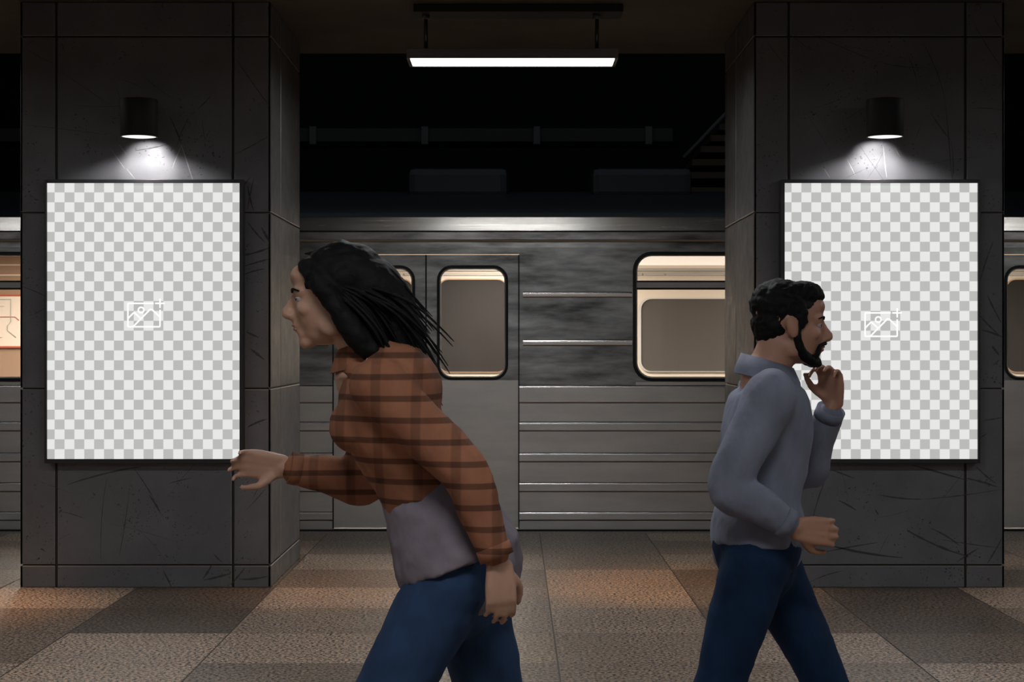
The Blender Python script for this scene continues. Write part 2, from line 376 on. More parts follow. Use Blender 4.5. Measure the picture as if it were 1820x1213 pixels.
def poster(x0p, x1p, o0, o1, fx, white, dx, dy, label):
    YF, YP = 10.65, 10.662
    root = thing('poster_lightbox', label, 'poster', (wx((o0+o1)/2, YF), PZ, wz(572, YF)), 0, 'backlit poster boxes on the pillars')
    L = -root.location
    X0, X1, Z0, Z1 = wx(o0, YF), wx(o1, YF), wz(824, YF), wz(319, YF)
    a0, a1, c0, c1 = wx(x0p, YP), wx(x1p, YP), wz(816, YP), wz(326, YP)
    mb = MB()
    for bx in ((X0, a0-.001, Z0, Z1), (a1+.001, X1, Z0, Z1), (a0-.001, a1+.001, Z0, c0-.001), (a0-.001, a1+.001, c1+.001, Z1)):
        mb.box(bx[0], bx[1], YF, PZ-.0012, bx[2], bx[3], 'frame')
    mb.box(a0, a1, YP+.004, PZ-.0012, c0, c1, 'frame')
    o = mb.build('frame', root); o.location = L
    mod = o.modifiers.new('b', 'BEVEL'); mod.width = .002; mod.segments = 2; mod.limit_method = 'ANGLE'
    cell = 17.565*YP/F_
    mb = MB(); mb.box(a0-.0009, a1+.0009, YP, YP+.004, c0-.0009, c1+.0009, checker_mat(a0, c1, fx, 1-16.2/17.565, cell, white))
    o = mb.build('display_panel', root); o.location = L; o['label'] = 'grey and white chequered backlit sheet'
    mb = MB(); yy = YP-.0012
    P = lambda x, y: (wx(x+dx, yy), yy, wz(y+dy, yy))
    S = 1.42*YP/F_
    def line(pts): mb.tube([P(*p) for p in pts], [(.0011, S)]*len(pts), 'icon', 8)
    r = 1.6
    def arc(cx, cy, a0_, a1_, rr=r, n=6): return [(cx+rr*math.cos(math.radians(a0_+(a1_-a0_)*i/n)), cy+rr*math.sin(math.radians(a0_+(a1_-a0_)*i/n))) for i in range(n+1)]
    line([(273, 539.6)] + arc(227.3+r, 539.6+r, 270, 180) + arc(227.3+r, 581.2-r, 180, 90) + arc(284.4-r, 581.2-r, 90, 0) + [(284.4, 551)])
    line([(275.6, 539.6), (292.6, 539.6)]); line([(284.4, 531.2), (284.4, 547.7)])
    line(arc(250.7, 551.5, 0, 360, 4.9, 20))
    line([(227.6, 566.4), (236.8, 556.9), (238.2, 556.2), (239.6, 556.9), (249.2, 565.8)])
    line([(237, 580.6), (266.6, 550.6), (268.2, 549.9), (270, 550.6), (284.4, 563.8)])
    o = mb.build('picture_icon', root); o.location = L; o['label'] = 'white line icon of mountains, sun and plus sign'
poster(84.2, 425.8, 79, 431.5, 1-12.9/17.565, True, 0, 0, 'blank chequered poster in a black frame on the left pillar')
poster(1394.6, 1737, 1388, 1742.5, 1-12.2/17.565, False, 1310.3, 17, 'blank chequered poster in a black frame on the right pillar behind the walking man')

# ------------------------------------------------------------------ can lamps on the pillars
def area(name, loc, size, power, color, rot=(0, 0, 0), shape='DISK', spread=PI, parent=None):
    l = bpy.data.lights.new(name, 'AREA'); l.shape = shape; l.size = size; l.energy = power; l.color = color; l.spread = spread
    o = bpy.data.objects.new(name, l); COL.objects.link(o); o.location = loc; o.rotation_euler = rot
    if parent: o.parent = parent
    return o
def spot(name, loc, rot, power, half, blend, color=(1, 1, 1), radius=.02, parent=None):
    l = bpy.data.lights.new(name, 'SPOT'); l.energy = power; l.spot_size = 2*math.radians(half); l.spot_blend = blend; l.color = color; l.shadow_soft_size = radius
    o = bpy.data.objects.new(name, l); COL.objects.link(o); o.location = loc; o.rotation_euler = rot
    if parent: o.parent = parent
    return o
def can_lamp(px, label):
    Y = 10.46; x = wx(px, Y); r = .111; zb = wz(244, Y); zt = wz(177, Y)
    root = thing('wall_lamp', label, 'lamp', (x, PZ, (zb+zt)/2), 0, 'black can lamps above the posters')
    cy = Y-PZ; h = (zt-zb)/2
    mb = MB(); mb.lathe([(0, h), (r-.006, h), (r-.001, h-.002), (r, h-.007), (r, -h+.002), (r-.002, -h), (r-.007, -h), (r-.008, -h+.005), (r-.008, -h+.03), (0, -h+.031)], 'black_metal', (0, cy, 0), 56)
    mb.build('lamp_shade', root)
    mb = MB(); mb.lathe([(0, -h+.004), (r-.009, -h+.004), (r-.009, -h+.006), (0, -h+.006)], 'lens', (0, cy, 0), 48); mb.build('lens', root)
    mb = MB(); mb.box(-.03, .03, cy+r-.012, -.012, -.055, .055, 'black_metal', .004); mb.box(-.05, .05, -.014, 0, -.085, .085, 'black_metal', .004); mb.build('bracket', root)
    spot('lamp_glow', (0, cy, -h-.002), (math.radians(10), 0, 0), 17, 71, .4, (1, .98, .99), .02, parent=root)
    spot('lamp_beam', (0, cy+.02, -h-.004), (math.radians(62), 0, 0), 13, 36, .7, (1, .98, .99), .02, parent=root)
    return root
can_lamp(247, 'black cylinder wall lamp shining down above the left poster')
can_lamp(1573, 'black cylinder wall lamp shining down above the right poster')

# ------------------------------------------------------------------ pendant tube lights
def pendant(label):
    Yn = 10.75; s = Yn/F_
    x0, x1 = wx(722.5, Yn), wx(1099, Yn); zt, zb = wz(86, Yn), wz(103, Yn); D = .345
    root = thing('pendant_light', label, 'ceiling light', (0, Yn + D/2, CEIL), 0, 'long pendant tube lights under the platform ceiling')
    L = Vector((0, -(Yn+D/2), -CEIL))
    mb = MB(); t_ = .016
    mb.box(x0, x1, Yn, Yn+D, zb+.02, zt, 'fixture', .003)
    for bx in ((x0, x1, Yn, Yn+t_), (x0, x1, Yn+D-t_, Yn+D), (x0, x0+t_+.004, Yn+t_, Yn+D-t_), (x1-t_-.004, x1, Yn+t_, Yn+D-t_)):
        mb.box(bx[0], bx[1], bx[2], bx[3], zb-.001, zb+.021, 'fixture')
    o = mb.build('housing', root); o.location = L
    mb = MB(); mb.box(x0+t_+.005, x1-t_-.005, Yn+t_+.001, Yn+D-t_-.001, zb+.003, zb+.0195, 'tube'); o = mb.build('diffuser', root); o.location = L
    mb = MB(); mb.box(wx(736, 10.9), wx(1106, 10.9), Yn+.05, Yn+D-.05, CEIL-.05, CEIL, 'black_metal', .006); o = mb.build('canopy', root); o.location = L
    for px in (757, 1061):
        mb = MB(); X = wx(px, Yn+D/2); mb.tube([(X, Yn+D/2, zt-.002), (X, Yn+D/2, CEIL-.045)], .0125, 'rod', 16); mb.tube([(X, Yn+D/2, CEIL-.075), (X, Yn+D/2, CEIL-.048)], .024, 'fixture', 16)
        o = mb.build('rod', root); o.location = L
    return root
p0 = pendant('long rectangular pendant light hanging centrally between the two pillars')
PITCH = 4.52
for i, (dx, y, lab) in enumerate((
    (-PITCH, 0, 'pendant light of the same row beyond the left pillar'), (PITCH, 0, 'pendant light of the same row beyond the right pillar'),
    (0, -4.6, 'added fill pendant overhead in front of the two walkers'), (-PITCH, -4.6, 'added fill pendant overhead at the left of the near row'), (PITCH, -4.6, 'added fill pendant overhead at the right of the near row'),
    (0, -9.0, 'added fill pendant overhead near the viewer'), (-PITCH, -9.2, 'added fill pendant at the far left near the viewer'), (PITCH, -9.2, 'added fill pendant at the far right near the viewer'))):
    c = copy_tree(p0); c.location = p0.location + Vector((dx, y, 0)); c['label'] = lab
    if y:  # rows out of view, added to fill the pillar fronts and floor
        for ch in c.children:
            if ch.name.startswith('diffuser'): ch.data = ch.data.copy(); ch.data.materials[0] = M['tube_fill']
# warm recessed downlights in the ceiling just in front of the pillars
for x, y, tilt, pw in ((-3.35, 9.9, 0, 300), (-1.05, 10.35, 6, 150), (1.02, 10.35, 8, 200)):
    root = thing('downlight', {-3.35: 'warm recessed downlight left of the left pillar', -1.05: 'warm recessed downlight beside the left pillar', 1.02: 'warm recessed downlight beside the right pillar'}[x], 'ceiling light', (x, y, CEIL), 0, 'warm recessed downlights')
    mb = MB(); mb.lathe([(.075, 0), (.075, -.008), (.055, -.010), (.052, -.004), (.052, 0)], 'fixture', seg=32); mb.build('trim_ring', root)
    mb = MB(); mb.lathe([(0, -.004), (.052, -.004), (.052, -.002), (0, -.002)], 'lens_warm', seg=32); mb.build('lens', root)
    spot('downlight_beam', (0, 0, -.02), (math.radians(tilt), 0, 0), pw, 19, 1.0, (1, .56, .28), .05, parent=root)

# ------------------------------------------------------------------ the train
TY = TRAIN_Y; TS = F_/TY
car = thing('subway_car', 'stainless steel subway car with ribbed sides standing behind the pillars', 'train', (0, 15.5, 0))
CL = Vector((0, -15.5, 0))
def part(mb, name, parent=car, label=None, fix=True):
    o = mb.build(name, parent, fix=fix)
    if parent is car: o.location = CL
    if label: o['label'] = label
    return o
tx = lambda p: wx(p, TY)
tz = lambda p: wz(p, TY)
X_END = 9.6
WZ0, WZ1 = tz(673), tz(453)           # large windows
DZ0, DZ1 = tz(672), tz(476)           # door windows
segs = []                             # (kind, x0, x1)
per = 1175.0
doorc = [757 + per*i for i in range(-2, 4)]
for c in doorc: segs.append(('door', tx(c-166), tx(c+166)))
wins = [(1130 + per*i, 1559 + per*i) for i in range(-2, 2)]
for a, c in wins: segs.append(('win', tx(a), tx(c)))
segs = [s for s in segs if s[1] > -X_END and s[2] < X_END]
segs.sort(key=lambda s: s[1])
body = MB()
SH = .06     # wall thickness
ZT = 2.28; ZB = -.12
def wall(x0, x1, z0, z1, m='steel'): body.box(x0, x1, TY, TY+SH, z0, z1, m)
RIB_LOW = ((687, 716), (752, 766), (807, 821), (860, 874), (912, 925))
RIB_UP = ((521, 528), (606, 614))
def rib(x0, x1, pa, pb):
    z1, z0 = tz(pa)+.004, tz(pb)-.002; d = .010
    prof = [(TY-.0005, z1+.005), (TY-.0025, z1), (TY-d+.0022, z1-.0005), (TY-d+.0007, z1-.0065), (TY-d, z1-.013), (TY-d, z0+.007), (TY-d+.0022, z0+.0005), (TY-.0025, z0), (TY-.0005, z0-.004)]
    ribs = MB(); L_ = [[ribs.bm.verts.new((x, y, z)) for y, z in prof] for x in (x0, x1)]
    for i, mm in enumerate(('rubber', 'steel_bright', 'steel_bright', 'steel_bright', 'steel_lower', 'steel_floor_tint', 'rubber', 'rubber')):
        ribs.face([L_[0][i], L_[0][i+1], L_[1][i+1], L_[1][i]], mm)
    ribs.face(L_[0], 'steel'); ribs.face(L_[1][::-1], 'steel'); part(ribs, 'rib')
cur = -X_END
ZM = tz(690)
for kd, a, c in segs + [('end', X_END, X_END)]:
    if a > cur:
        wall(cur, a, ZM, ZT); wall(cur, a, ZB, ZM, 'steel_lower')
        for q in RIB_UP: rib(cur+.03*(cur > -X_END), a-.03*(a < X_END), *q)
    if kd == 'win':
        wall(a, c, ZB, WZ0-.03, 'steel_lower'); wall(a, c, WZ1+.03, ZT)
        ring(body, square_match(a, c, WZ0-.03, WZ1+.03), rrect(a, c, WZ0, WZ1, .13), TY, TY, 'steel', TY+SH)
    if kd == 'door':
        wall(a, c, tz(452), ZT)
    cur = c if kd != 'end' else cur
part(body, 'side_wall')
spans = []; cur = -X_END
for kd, a, c in segs:
    if kd == 'door': spans.append((cur, a)); cur = c
spans.append((cur, X_END))
for a, c in spans:
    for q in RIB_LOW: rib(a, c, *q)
# eaves and roof: an extruded outline
roof = MB()
prof = [(TY+.004, ZT-.005), (TY+.0075, 2.322), (TY-.006, 2.326), (TY-.006, 2.342), (TY+.002, 2.345), (TY+.004, 2.403), (TY+.014, 2.406), (TY+.014, 2.412), (TY+.003, 2.416),
        (TY+.0075, 2.468), (TY+.0135, 2.524), (TY+.05, 2.572), (TY+.16, 2.63), (TY+.4, 2.72), (TY+.8, 2.80), (TY+1.45, 2.83), (TY+2.1, 2.80), (TY+2.5, 2.72), (TY+2.75, 2.6), (TY+2.86, 2.45), (TY+2.9, 2.28)]
nX = 2; rows = []
for x in (-X_END, X_END): rows.append([roof.bm.verts.new((x, y, z)) for y, z in prof])
M['roof'] = mat('dark_roof_steel', (0.05, 0.055, 0.06), 0.55, 0.6)  # dark bluish steel for the roof, its units and the underframe
for i in range(len(prof)-1):
    mm = 'rubber' if i in (5, 6, 7) and i != 7 else ('roof' if i >= 10 else 'steel_bright')
    if i in (0, 3, 4, 1): mm = 'steel'
    if i == 2: mm = 'tan'
    roof.face([rows[0][i], rows[0][i+1], rows[1][i+1], rows[1][i]], mm, i >= 10)
for rr in (rows[0], rows[1][::-1]): roof.face(rr, 'roof')
part(roof, 'roof')
for x in (tx(810), tx(1150), tx(-360), tx(2200)):
    mb = MB(); mb.box(x-.42, x+.42, TY+.55, TY+1.9, 2.72, 2.98, 'roof', .06); part(mb, 'air_conditioner')
mb = MB(); mb.box(-X_END, X_END, TY+.05, TY+2.85, -.35, -.13, 'rubber'); mb.box(-X_END, X_END, TY+.02, TY+2.88, -.13, -.02, 'roof')
for x in (-6.5, 6.5):
    for k in (-1, 1): mb.tube([(x+k, TY+.6, -.77), (x+k, TY+2.3, -.77)], .42, 'roof', 24)
    mb.box(x-1.3, x+1.3, TY+.7, TY+2.2, -.8, -.34, 'rubber')
part(mb, 'underframe')
# inside
YI = 16.80
mb = MB()
mb.box(-X_END+.05, X_END-.05, TY+SH, TY+2.84, -.02, .0, 'car_floor')
mb.box(-X_END+.05, X_END-.05, TY+SH+.001, TY+2.84, 2.36, 2.38, 'cream')
mb.box(-X_END+.05, X_END-.05, YI, YI+.06, 0, 2.36, 'cream')
for x in (-X_END, X_END-.05): mb.box(x, x+.05, TY+SH, TY+2.84, -.02, 2.38, 'steel')
mb.box(-X_END, X_END, YI+.06, TY+2.9, -.12, 2.36, 'steel')
part(mb, 'interior_lining')
ix = lambda p: wx(p, YI)
iz = lambda p: wz(p, YI)
mb = MB(); mb.box(-X_END+.1, X_END-.1, YI-.09, YI-.002, iz(472), 2.355, 'strip', .01); part(mb, 'light_strip', label='long glowing strip at the ceiling of the car')
mb = MB(); mb.box(-X_END+.1, X_END-.1, YI-.035, YI, iz(482), iz(477), 'transom')
xx = -X_END+.3
while xx < X_END-1:
    for a, c in ((0, .12), (.135, .33), (.345, 1.15)):
        mb.box(xx+a*1.0, xx+c*1.0-.02, YI-.02, YI, iz(490), iz(486), 'transom')
    xx += 1.16
part(mb, 'air_vent')
# far-side windows seen through the near ones
for kd, a, c in segs:
    k = (a+c)/2*YI/TY; w_ = (c-a)*.5*YI/TY - .05
    if kd == 'win':
        if k < -4: continue
        mb = MB(); ring(mb, rrect(k-w_-.03, k+w_+.03, iz(662), iz(530), .12), rrect(k-w_, k+w_, iz(660), iz(532), .1), YI-.02, YI-.024, 'transom', YI-.01)
        P_ = rrect(k-w_, k+w_, iz(660), iz(532), .1); mb.poly([(x, YI-.012, z) for x, z in P_], 'far_glass'); part(mb, 'far_window')
    else:
        for s in (-1, 1):
            kk = k + s*wx(912+84, YI); mb = MB()
            P_ = rrect(kk-.325, kk+.325, iz(661), iz(498), .09); ring(mb, rrect(kk-.34, kk+.34, iz(663), iz(496), .105), P_, YI-.02, YI-.024, 'tan', YI-.01)
            mb.poly([(x, YI-.012, z) for x, z in P_], 'door_glass'); part(mb, 'far_door_window')
mb = MB(); mb.box(-6.9, ix(70), YI-.10, YI-.001, .3, 2.352, 'tan'); [mb.box(-6.9, ix(70), YI-.104, YI-.10, iz(q)-.006, iz(q)+.006, 'cream') for q in (472, 490)]; part(mb, 'end_panel')
mb = MB(); mx0, mx1, mz0, mz1 = -6.3, ix(58), iz(617), iz(526)
mb.box(mx0, mx1, YI-.12, YI-.1, mz0, mz1, 'map'); yq = YI-.122
for z in (mz0, mz1): mb.box(mx0-.01, mx1+.01, yq-.003, YI-.1, z-.008, z+.008, 'red_line')
def ink(pts, m, w=.004): mb.tube([(ix(a), yq, iz(c)) for a, c in pts], w, m, 6)
ink([(-120, 564), (33, 564), (40, 570)], 'red_line'); ink([(-100, 533), (26, 533), (26, 572), (20, 580), (20, 588), (35, 600)], 'grey_line')
ink([(-90, 600), (10, 600)], 'grey_line'); ink([(-60, 545), (14, 545)], 'grey_line', .003)
part(mb, 'route_map', label='cream route map with thin red and grey lines')
# windows of the near side
def window(a, c):
    w = MB(); ring(w, rrect(a-.024, c+.024, WZ0-.024, WZ1+.024, .15), rrect(a+.002, c-.002, WZ0+.002, WZ1-.002, .128), TY-.006, TY-.009, 'rubber', TY+.01); wo = part(w, 'window')
    f = MB(); ring(f, rrect(a+.002, c-.002, WZ0+.002, WZ1-.002, .128), rrect(a+.014, c-.014, WZ0+.014, WZ1-.010, .118), TY+.004, TY+.008, 'transom', TY+.05)
    f.build('inner_frame', wo)
    zt0, zt1 = tz(515), tz(499)
    f = MB(); f.box(a+.008, c-.008, TY-.004, TY+.05, zt0+.014, zt1-.014, 'transom', .003)
    f.box(a+.008, c-.008, TY+.0, TY+.045, zt0, zt0+.014, 'rubber'); f.box(a+.008, c-.008, TY+.0, TY+.045, zt1-.014, zt1, 'rubber'); f.build('transom', wo)
    f = MB(); f.poly([(x, TY+.03, z) for x, z in rrect(a+.01, c-.01, WZ0+.01, WZ1-.008, .12)], 'pane'); f.build('pane', wo)
def door_leaf(x0, x1):
    zt, zb = tz(453), .015; wm = (x1-x0-tx(912+118)+tx(912))/2
    a, c = x0+wm, x1-wm; Y0 = TY+.022
    d = MB(); ring(d, square_match(x0, x1, DZ0-.02, DZ1+.02), rrect(a, c, DZ0, DZ1, .1), Y0, Y0, 'steel', Y0+.035)
    d.box(x0, x1, Y0, Y0+.035, zb, DZ0-.02, 'steel_lower'); d.box(x0, x1, Y0, Y0+.035, DZ1+.02, zt, 'steel')
    do = part(d, 'door')
    f = MB(); ring(f, rrect(a-.02, c+.02, DZ0-.02, DZ1+.02, .12), rrect(a+.002, c-.002, DZ0+.002, DZ1-.002, .098), Y0-.004, Y0-.006, 'rubber', Y0+.01); f.build('gasket', do)
    f = MB(); ring(f, rrect(a+.002, c-.002, DZ0+.002, DZ1-.002, .098), rrect(a+.012, c-.012, DZ0+.012, DZ1-.012, .09), Y0+.002, Y0+.006, 'transom', Y0+.03); f.build('inner_frame', do)
    f = MB(); f.poly([(x, Y0+.02, z) for x, z in rrect(a+.008, c-.008, DZ0+.008, DZ1-.008, .094)], 'pane'); f.build('pane', do)
for kd, a, c in segs:
    if kd == 'win': window(a, c)
    else:
        mid = (a+c)/2; door_leaf(a+.006, mid-.004); door_leaf(mid+.004, c-.006)
        mb = MB(); mb.box(mid-.006, mid+.006, TY+.016, TY+.055, .015, tz(453), 'rubber'); mb.box(a-.002, a+.008, TY+.0, TY+.055, .0, tz(453), 'rubber'); mb.box(c-.008, c+.002, TY+.0, TY+.055, .0, tz(453), 'rubber')
        mb.box(a, c, TY-.004, TY+.06, -.03, .012, 'steel_bright'); part(mb, 'door_seal')
mb = MB(); mb.box(-X_END, X_END, TY-.008, TY+.03, -.02, .006, 'rubber', .003); part(mb, 'skirt_seal')
for x in (-7, -3.5, 0, 3.5, 7):
    area('car_ceiling_light', (x, 15.6, 2.34), 3.3, 125, (1, .92, .81), shape='SQUARE').data.size = 1.2

area('tunnel_fill', (0, 13.2, 5.05), 9, 12, (.75, .88, 1), (math.radians(25), 0, 0), 'RECTANGLE').data.size_y = .2  # added fill above the tracks, brightens the wall beam and brackets

# ------------------------------------------------------------------ people
def cloth(name, color, rough=.85, bump=.4, scale=14, extra=None):
    m = mat(name, color, rough, spec=.2); t = NT(m); v = t.coord((1, 1, .6))
    n1 = t.noise(v, scale, 4)
    c = t.ramp(n1, [(.3, tuple(k*.75 for k in color)), (.7, tuple(k*1.15 for k in color))])
    if extra: c = extra(t, c)
    t.color(c); t.bump(n1, bump, .02); return m
def plaid(t, c):
    tc = t.n('ShaderNodeTexCoord'); sx = t.n('ShaderNodeSeparateXYZ'); t.l(tc.outputs['Object'], sx.inputs[0])
    def band(sock, per, ph, lo, dark):
        a = t.n('ShaderNodeMath', operation='MULTIPLY_ADD'); t.l(sock, a.inputs[0]); a.inputs[1].default_value = 1/per; a.inputs[2].default_value = ph
        f = t.n('ShaderNodeMath', operation='FRACT'); t.l(a.outputs[0], f.inputs[0])
        return t.ramp(f.outputs[0], [(0, g(1)), (lo, g(1)), (lo+.04, g(dark)), (.94, g(dark)), (.98, g(1))])
    c = t.mix(c, band(sx.outputs[2], .048, .1, .66, .42), mode='MULTIPLY', f=1)
    return t.mix(c, band(sx.outputs[0], .09, 0, .7, .7), mode='MULTIPLY', f=1)
M['skin_m'] = mat('skin_tan', (0.42, 0.22, 0.15), .5, spec=.4); M['skin_w'] = mat('skin_warm', (0.46, 0.27, 0.19), .5, spec=.4)
for k in ('skin_m', 'skin_w'):
    t = NT(M[k]); t.b.inputs['Subsurface Weight'].default_value = .08; t.b.inputs['Subsurface Radius'].default_value = (.01, .004, .002)
M['hair'] = mat('black_hair', (0.004, 0.0035, 0.0035), .7, spec=.2); t = NT(M['hair']); t.bump(t.noise(t.coord((1, 1, 1)), 90, 3), .5, .004)
M['denim_w'] = cloth('blue_jeans', (0.024, 0.052, 0.115), .85, .35, 9)
M['denim_m'] = cloth('dark_blue_jeans', (0.008, 0.026, 0.068), .85, .35, 9)
M['shirt_m'] = cloth('grey_blue_shirt', (0.21, 0.225, 0.29), .8, .5, 8)
M['shirt_w'] = cloth('rust_check_shirt', (0.30, 0.125, 0.07), .85, .4, 9, plaid)
M['hem'] = cloth('grey_mauve_shirt', (0.22, 0.19, 0.22), .85, .4, 9)
M['shoe'] = mat('dark_leather', (0.03, 0.025, 0.02), .4); M['sole'] = mat('shoe_sole', (0.3, 0.29, 0.27), .7)
M['eye'] = mat('eye_white', (0.35, 0.33, 0.31), .3); M['iris'] = mat('dark_iris', (0.03, 0.015, 0.008), .15); M['lip'] = mat('lips', (0.36, 0.14, 0.11), .45)
M['belt'] = mat('belt', (0.03, 0.018, 0.012), .45)

def soft(o, voxel, smooth=6, fac=.5, disp=None):
    r = o.modifiers.new('weld', 'REMESH'); r.mode = 'VOXEL'; r.voxel_size = voxel; r.use_smooth_shade = True
    s = o.modifiers.new('smooth', 'SMOOTH'); s.factor = fac; s.iterations = smooth
    if disp:
        tx_ = bpy.data.textures.new('folds', 'CLOUDS'); tx_.noise_scale = disp[1]; tx_.noise_depth = 2
        d = o.modifiers.new('folds', 'DISPLACE'); d.texture = tx_; d.strength = disp[0]; d.mid_level = .5; d.texture_coords = 'LOCAL'
    return o
def interp(pts, n=6):
    """Catmull-Rom through (x, y, z, r1, r2)"""
    P = [tuple(p) if len(p) == 5 else (*p, p[3]) for p in pts]; out = []
    for i in range(len(P)-1):
        a, b_, c, d = P[max(i-1, 0)], P[i], P[i+1], P[min(i+2, len(P)-1)]
        for k in range(n):
            t = k/n
            out.append(tuple(.5*((2*b_[j]) + (-a[j]+c[j])*t + (2*a[j]-5*b_[j]+4*c[j]-d[j])*t*t + (-a[j]+3*b_[j]-3*c[j]+d[j])*t**3) for j in range(5)))
    out.append(P[-1]); return out
def limb(mb, pts, m, seg=20, grow=0.0, n=6):
    q = interp(pts, n); mb.tube([p[:3] for p in q], [(p[3]+grow, p[4]+grow) for p in q], m, seg)
    mb.ell(q[0][:3], (q[0][3]+grow,)*3 if abs(q[0][3]-q[0][4]) < .02 else (min(q[0][3], q[0][4])+grow,)*3, m, seg=12)
    mb.ell(q[-1][:3], (min(q[-1][3], q[-1][4])+grow,)*3, m, seg=12)
def V(*a): return Vector(a)
def head(mb, hc, m, female=False, tilt=0.0):
    """a head facing +x, centred half-way between chin and crown"""
    R = Matrix.Translation(hc) @ Matrix.Rotation(tilt, 4, 'Y')
    T = lambda x, y, z: R @ V(x, y, z)
    j = .9 if female else 1.0
    e = lambda c, r, rot=(0, 0, 0): mb.ell(T(*c), r, m, (rot[0], rot[1]+tilt, rot[2]), 22)
    e((-.014, 0, .034), (.098, .075, .082)); e((.022, 0, -.02), (.068, .062, .088)); e((.024, 0, -.072), (.056, .05*j, .038))
    e((.068, 0, -.098), (.022, .022*j, .018)); e((.070, 0, .026), (.022, .046, .014)); e((.064, 0, .055), (.03, .05, .03))
    for s in (-1, 1):
        e((.060, s*.040, -.022), (.022, .018, .017)); e((.101, s*.010, -.034), (.009, .008, .008))
        e((.0705, s*.0305, .0135), (.0138, .0165, .0085)); e((.0695, s*.0305, -.0095), (.0128, .015, .0065))
        e((-.006, s*.076, -.010), (.019, .007, .031), (0, -.25, 0)); e((-.010, s*.081, -.004), (.014, .006, .022), (0, -.25, 0))
        e((.0, s*.052, -.065), (.035, .014, .028))
        limb(mb, [(*T(.083, s*.016, .022), .006), (*T(.078, s*.034, .025), .006), (*T(.064, s*.050, .018), .005)], m, 10)
    limb(mb, [(*T(.086, 0, .018), .007), (*T(.100, 0, -.006), .008), (*T(.114, 0, -.027), .010), (*T(.101, 0, -.037), .008)], m, 12)
    e((.088, 0, -.047), (.010, .016, .010)); e((.0905, 0, -.0565), (.0095, .021, .0055)); e((.088, 0, -.067), (.0095, .018, .0065)); e((.079, 0, -.08), (.010, .02, .01))
    return T
def face_bits(root, T, female=False):
    for s in (-1, 1):
        mb = MB(); c = T(.0700, s*.0305, .003); mb.ell(c, (.0122,)*3, 'eye', seg=16); mb.ell(c + (T(1, s*.16, 0)-T(0, 0, 0)).normalized()*.0066, (.0068,)*3, 'iris', seg=12); mb.build('eye', root)
        mb = MB(); limb(mb, [(*T(.091, s*.014, .021), .0025), (*T(.087, s*.033, .027), .003), (*T(.071, s*.050, .021), .002)], 'hair', 8); mb.build('eyebrow', root)
    mb = MB(); mb.ell(T(.0945, 0, -.0568), (.0068, .019, .0042), 'lip', seg=14); mb.ell(T(.092, 0, -.0665), (.0068, .016, .005), 'lip', seg=14); mb.build('lips', root)
def hand(mb, wrist, d, palm_n, m, curl=.5, side=1, size=1.0):
    """wrist point, direction d of the hand, palm normal; four fingers and a thumb leaving the side of the palm"""
    d = Vector(d).normalized(); n = (Vector(palm_n) - d*Vector(palm_n).dot(d)).normalized(); l = d.cross(n)*side; w = Vector(wrist); S = size
    for k in (-.026, -.009, .009, .026):
        limb(mb, [(*(w + d*.0*S + l*k*.75), .012*S), (*(w + d*.05*S + l*k*S), .0135*S), (*(w + d*.088*S + l*k*1.12*S), .0115*S)], m, 12)
    for k, L, r in ((.032, .072, .0078), (.0108, .080, .0082), (-.0108, .074, .008), (-.032, .058, .0072)):
        a = w + d*.088*S + l*k*S; pts = [(*a, r*1.15*S)]; ang = 0; p = a; dd = d
        for i, q in enumerate((.45, .32, .25)):
            ang += curl*(.55, .75, .5)[i]*(1 + .25*(abs(k) > .02)); dd = d*math.cos(ang) + n*math.sin(ang) + l*k*1.4; p = p + dd.normalized()*L*q*S
            pts.append((*p, r*(1-.1*i)*S))
        limb(mb, pts, m, 10, n=4)
    a = w + d*.028*S + l*.026*S + n*.006
    b_ = a + (d*.7 + l*.65 + n*.35).normalized()*.038*S; c = b_ + (d*.85 + l*.18 + n*.45).normalized()*.032*S; e = c + (d*.9 - l*.05 + n*.5).normalized()*.024*S
    limb(mb, [(*a, .0145*S), (*b_, .0115*S), (*c, .0095*S), (*e, .008*S)], m, 12, n=4)
def shoe(root, ankle, toe, name='shoe'):
    """ankle and toe points; the sole follows the line under them"""
    a, t_ = Vector(ankle), Vector(toe); d = (t_-a); d.y = 0; L = d.length; d.normalize(); up = V(-d.z, 0, d.x)
    if up.z < 0: up = -up
    P = lambda s, h, y=0: a + d*s + up*h + V(0, y, 0)
    mb = MB()
    limb(mb, [(*P(-.055, -.035), .036, .030), (*P(.03, -.03), .040, .038), (*P(.12, -.045), .045, .030), (*P(.185, -.055), .036, .020)], 'shoe', 18)
    limb(mb, [(*P(-.01, .03), .042, .042), (*P(0, -.03), .042, .046)], 'shoe', 18)
    o = soft(mb.build(name, root), .006, 4)
    mb = MB()
    L_ = []
    for h in (-.082, -.060):
        row = []
        for k in range(28):
            an = 2*PI*k/28; x = .065 + .14*math.cos(an); y = (.040 + .008*math.cos(an))*math.sin(an)
            row.append(mb.bm.verts.new(P(x, h + (.004 if x > .15 else 0), y)))
        L_.append(row)
    for k in range(28): mb.face([L_[0][k], L_[0][(k+1) % 28], L_[1][(k+1) % 28], L_[1][k]], 'sole')
    mb.face(L_[0][::-1], 'sole'); mb.face(L_[1], 'sole')
    mb.build('sole', o)

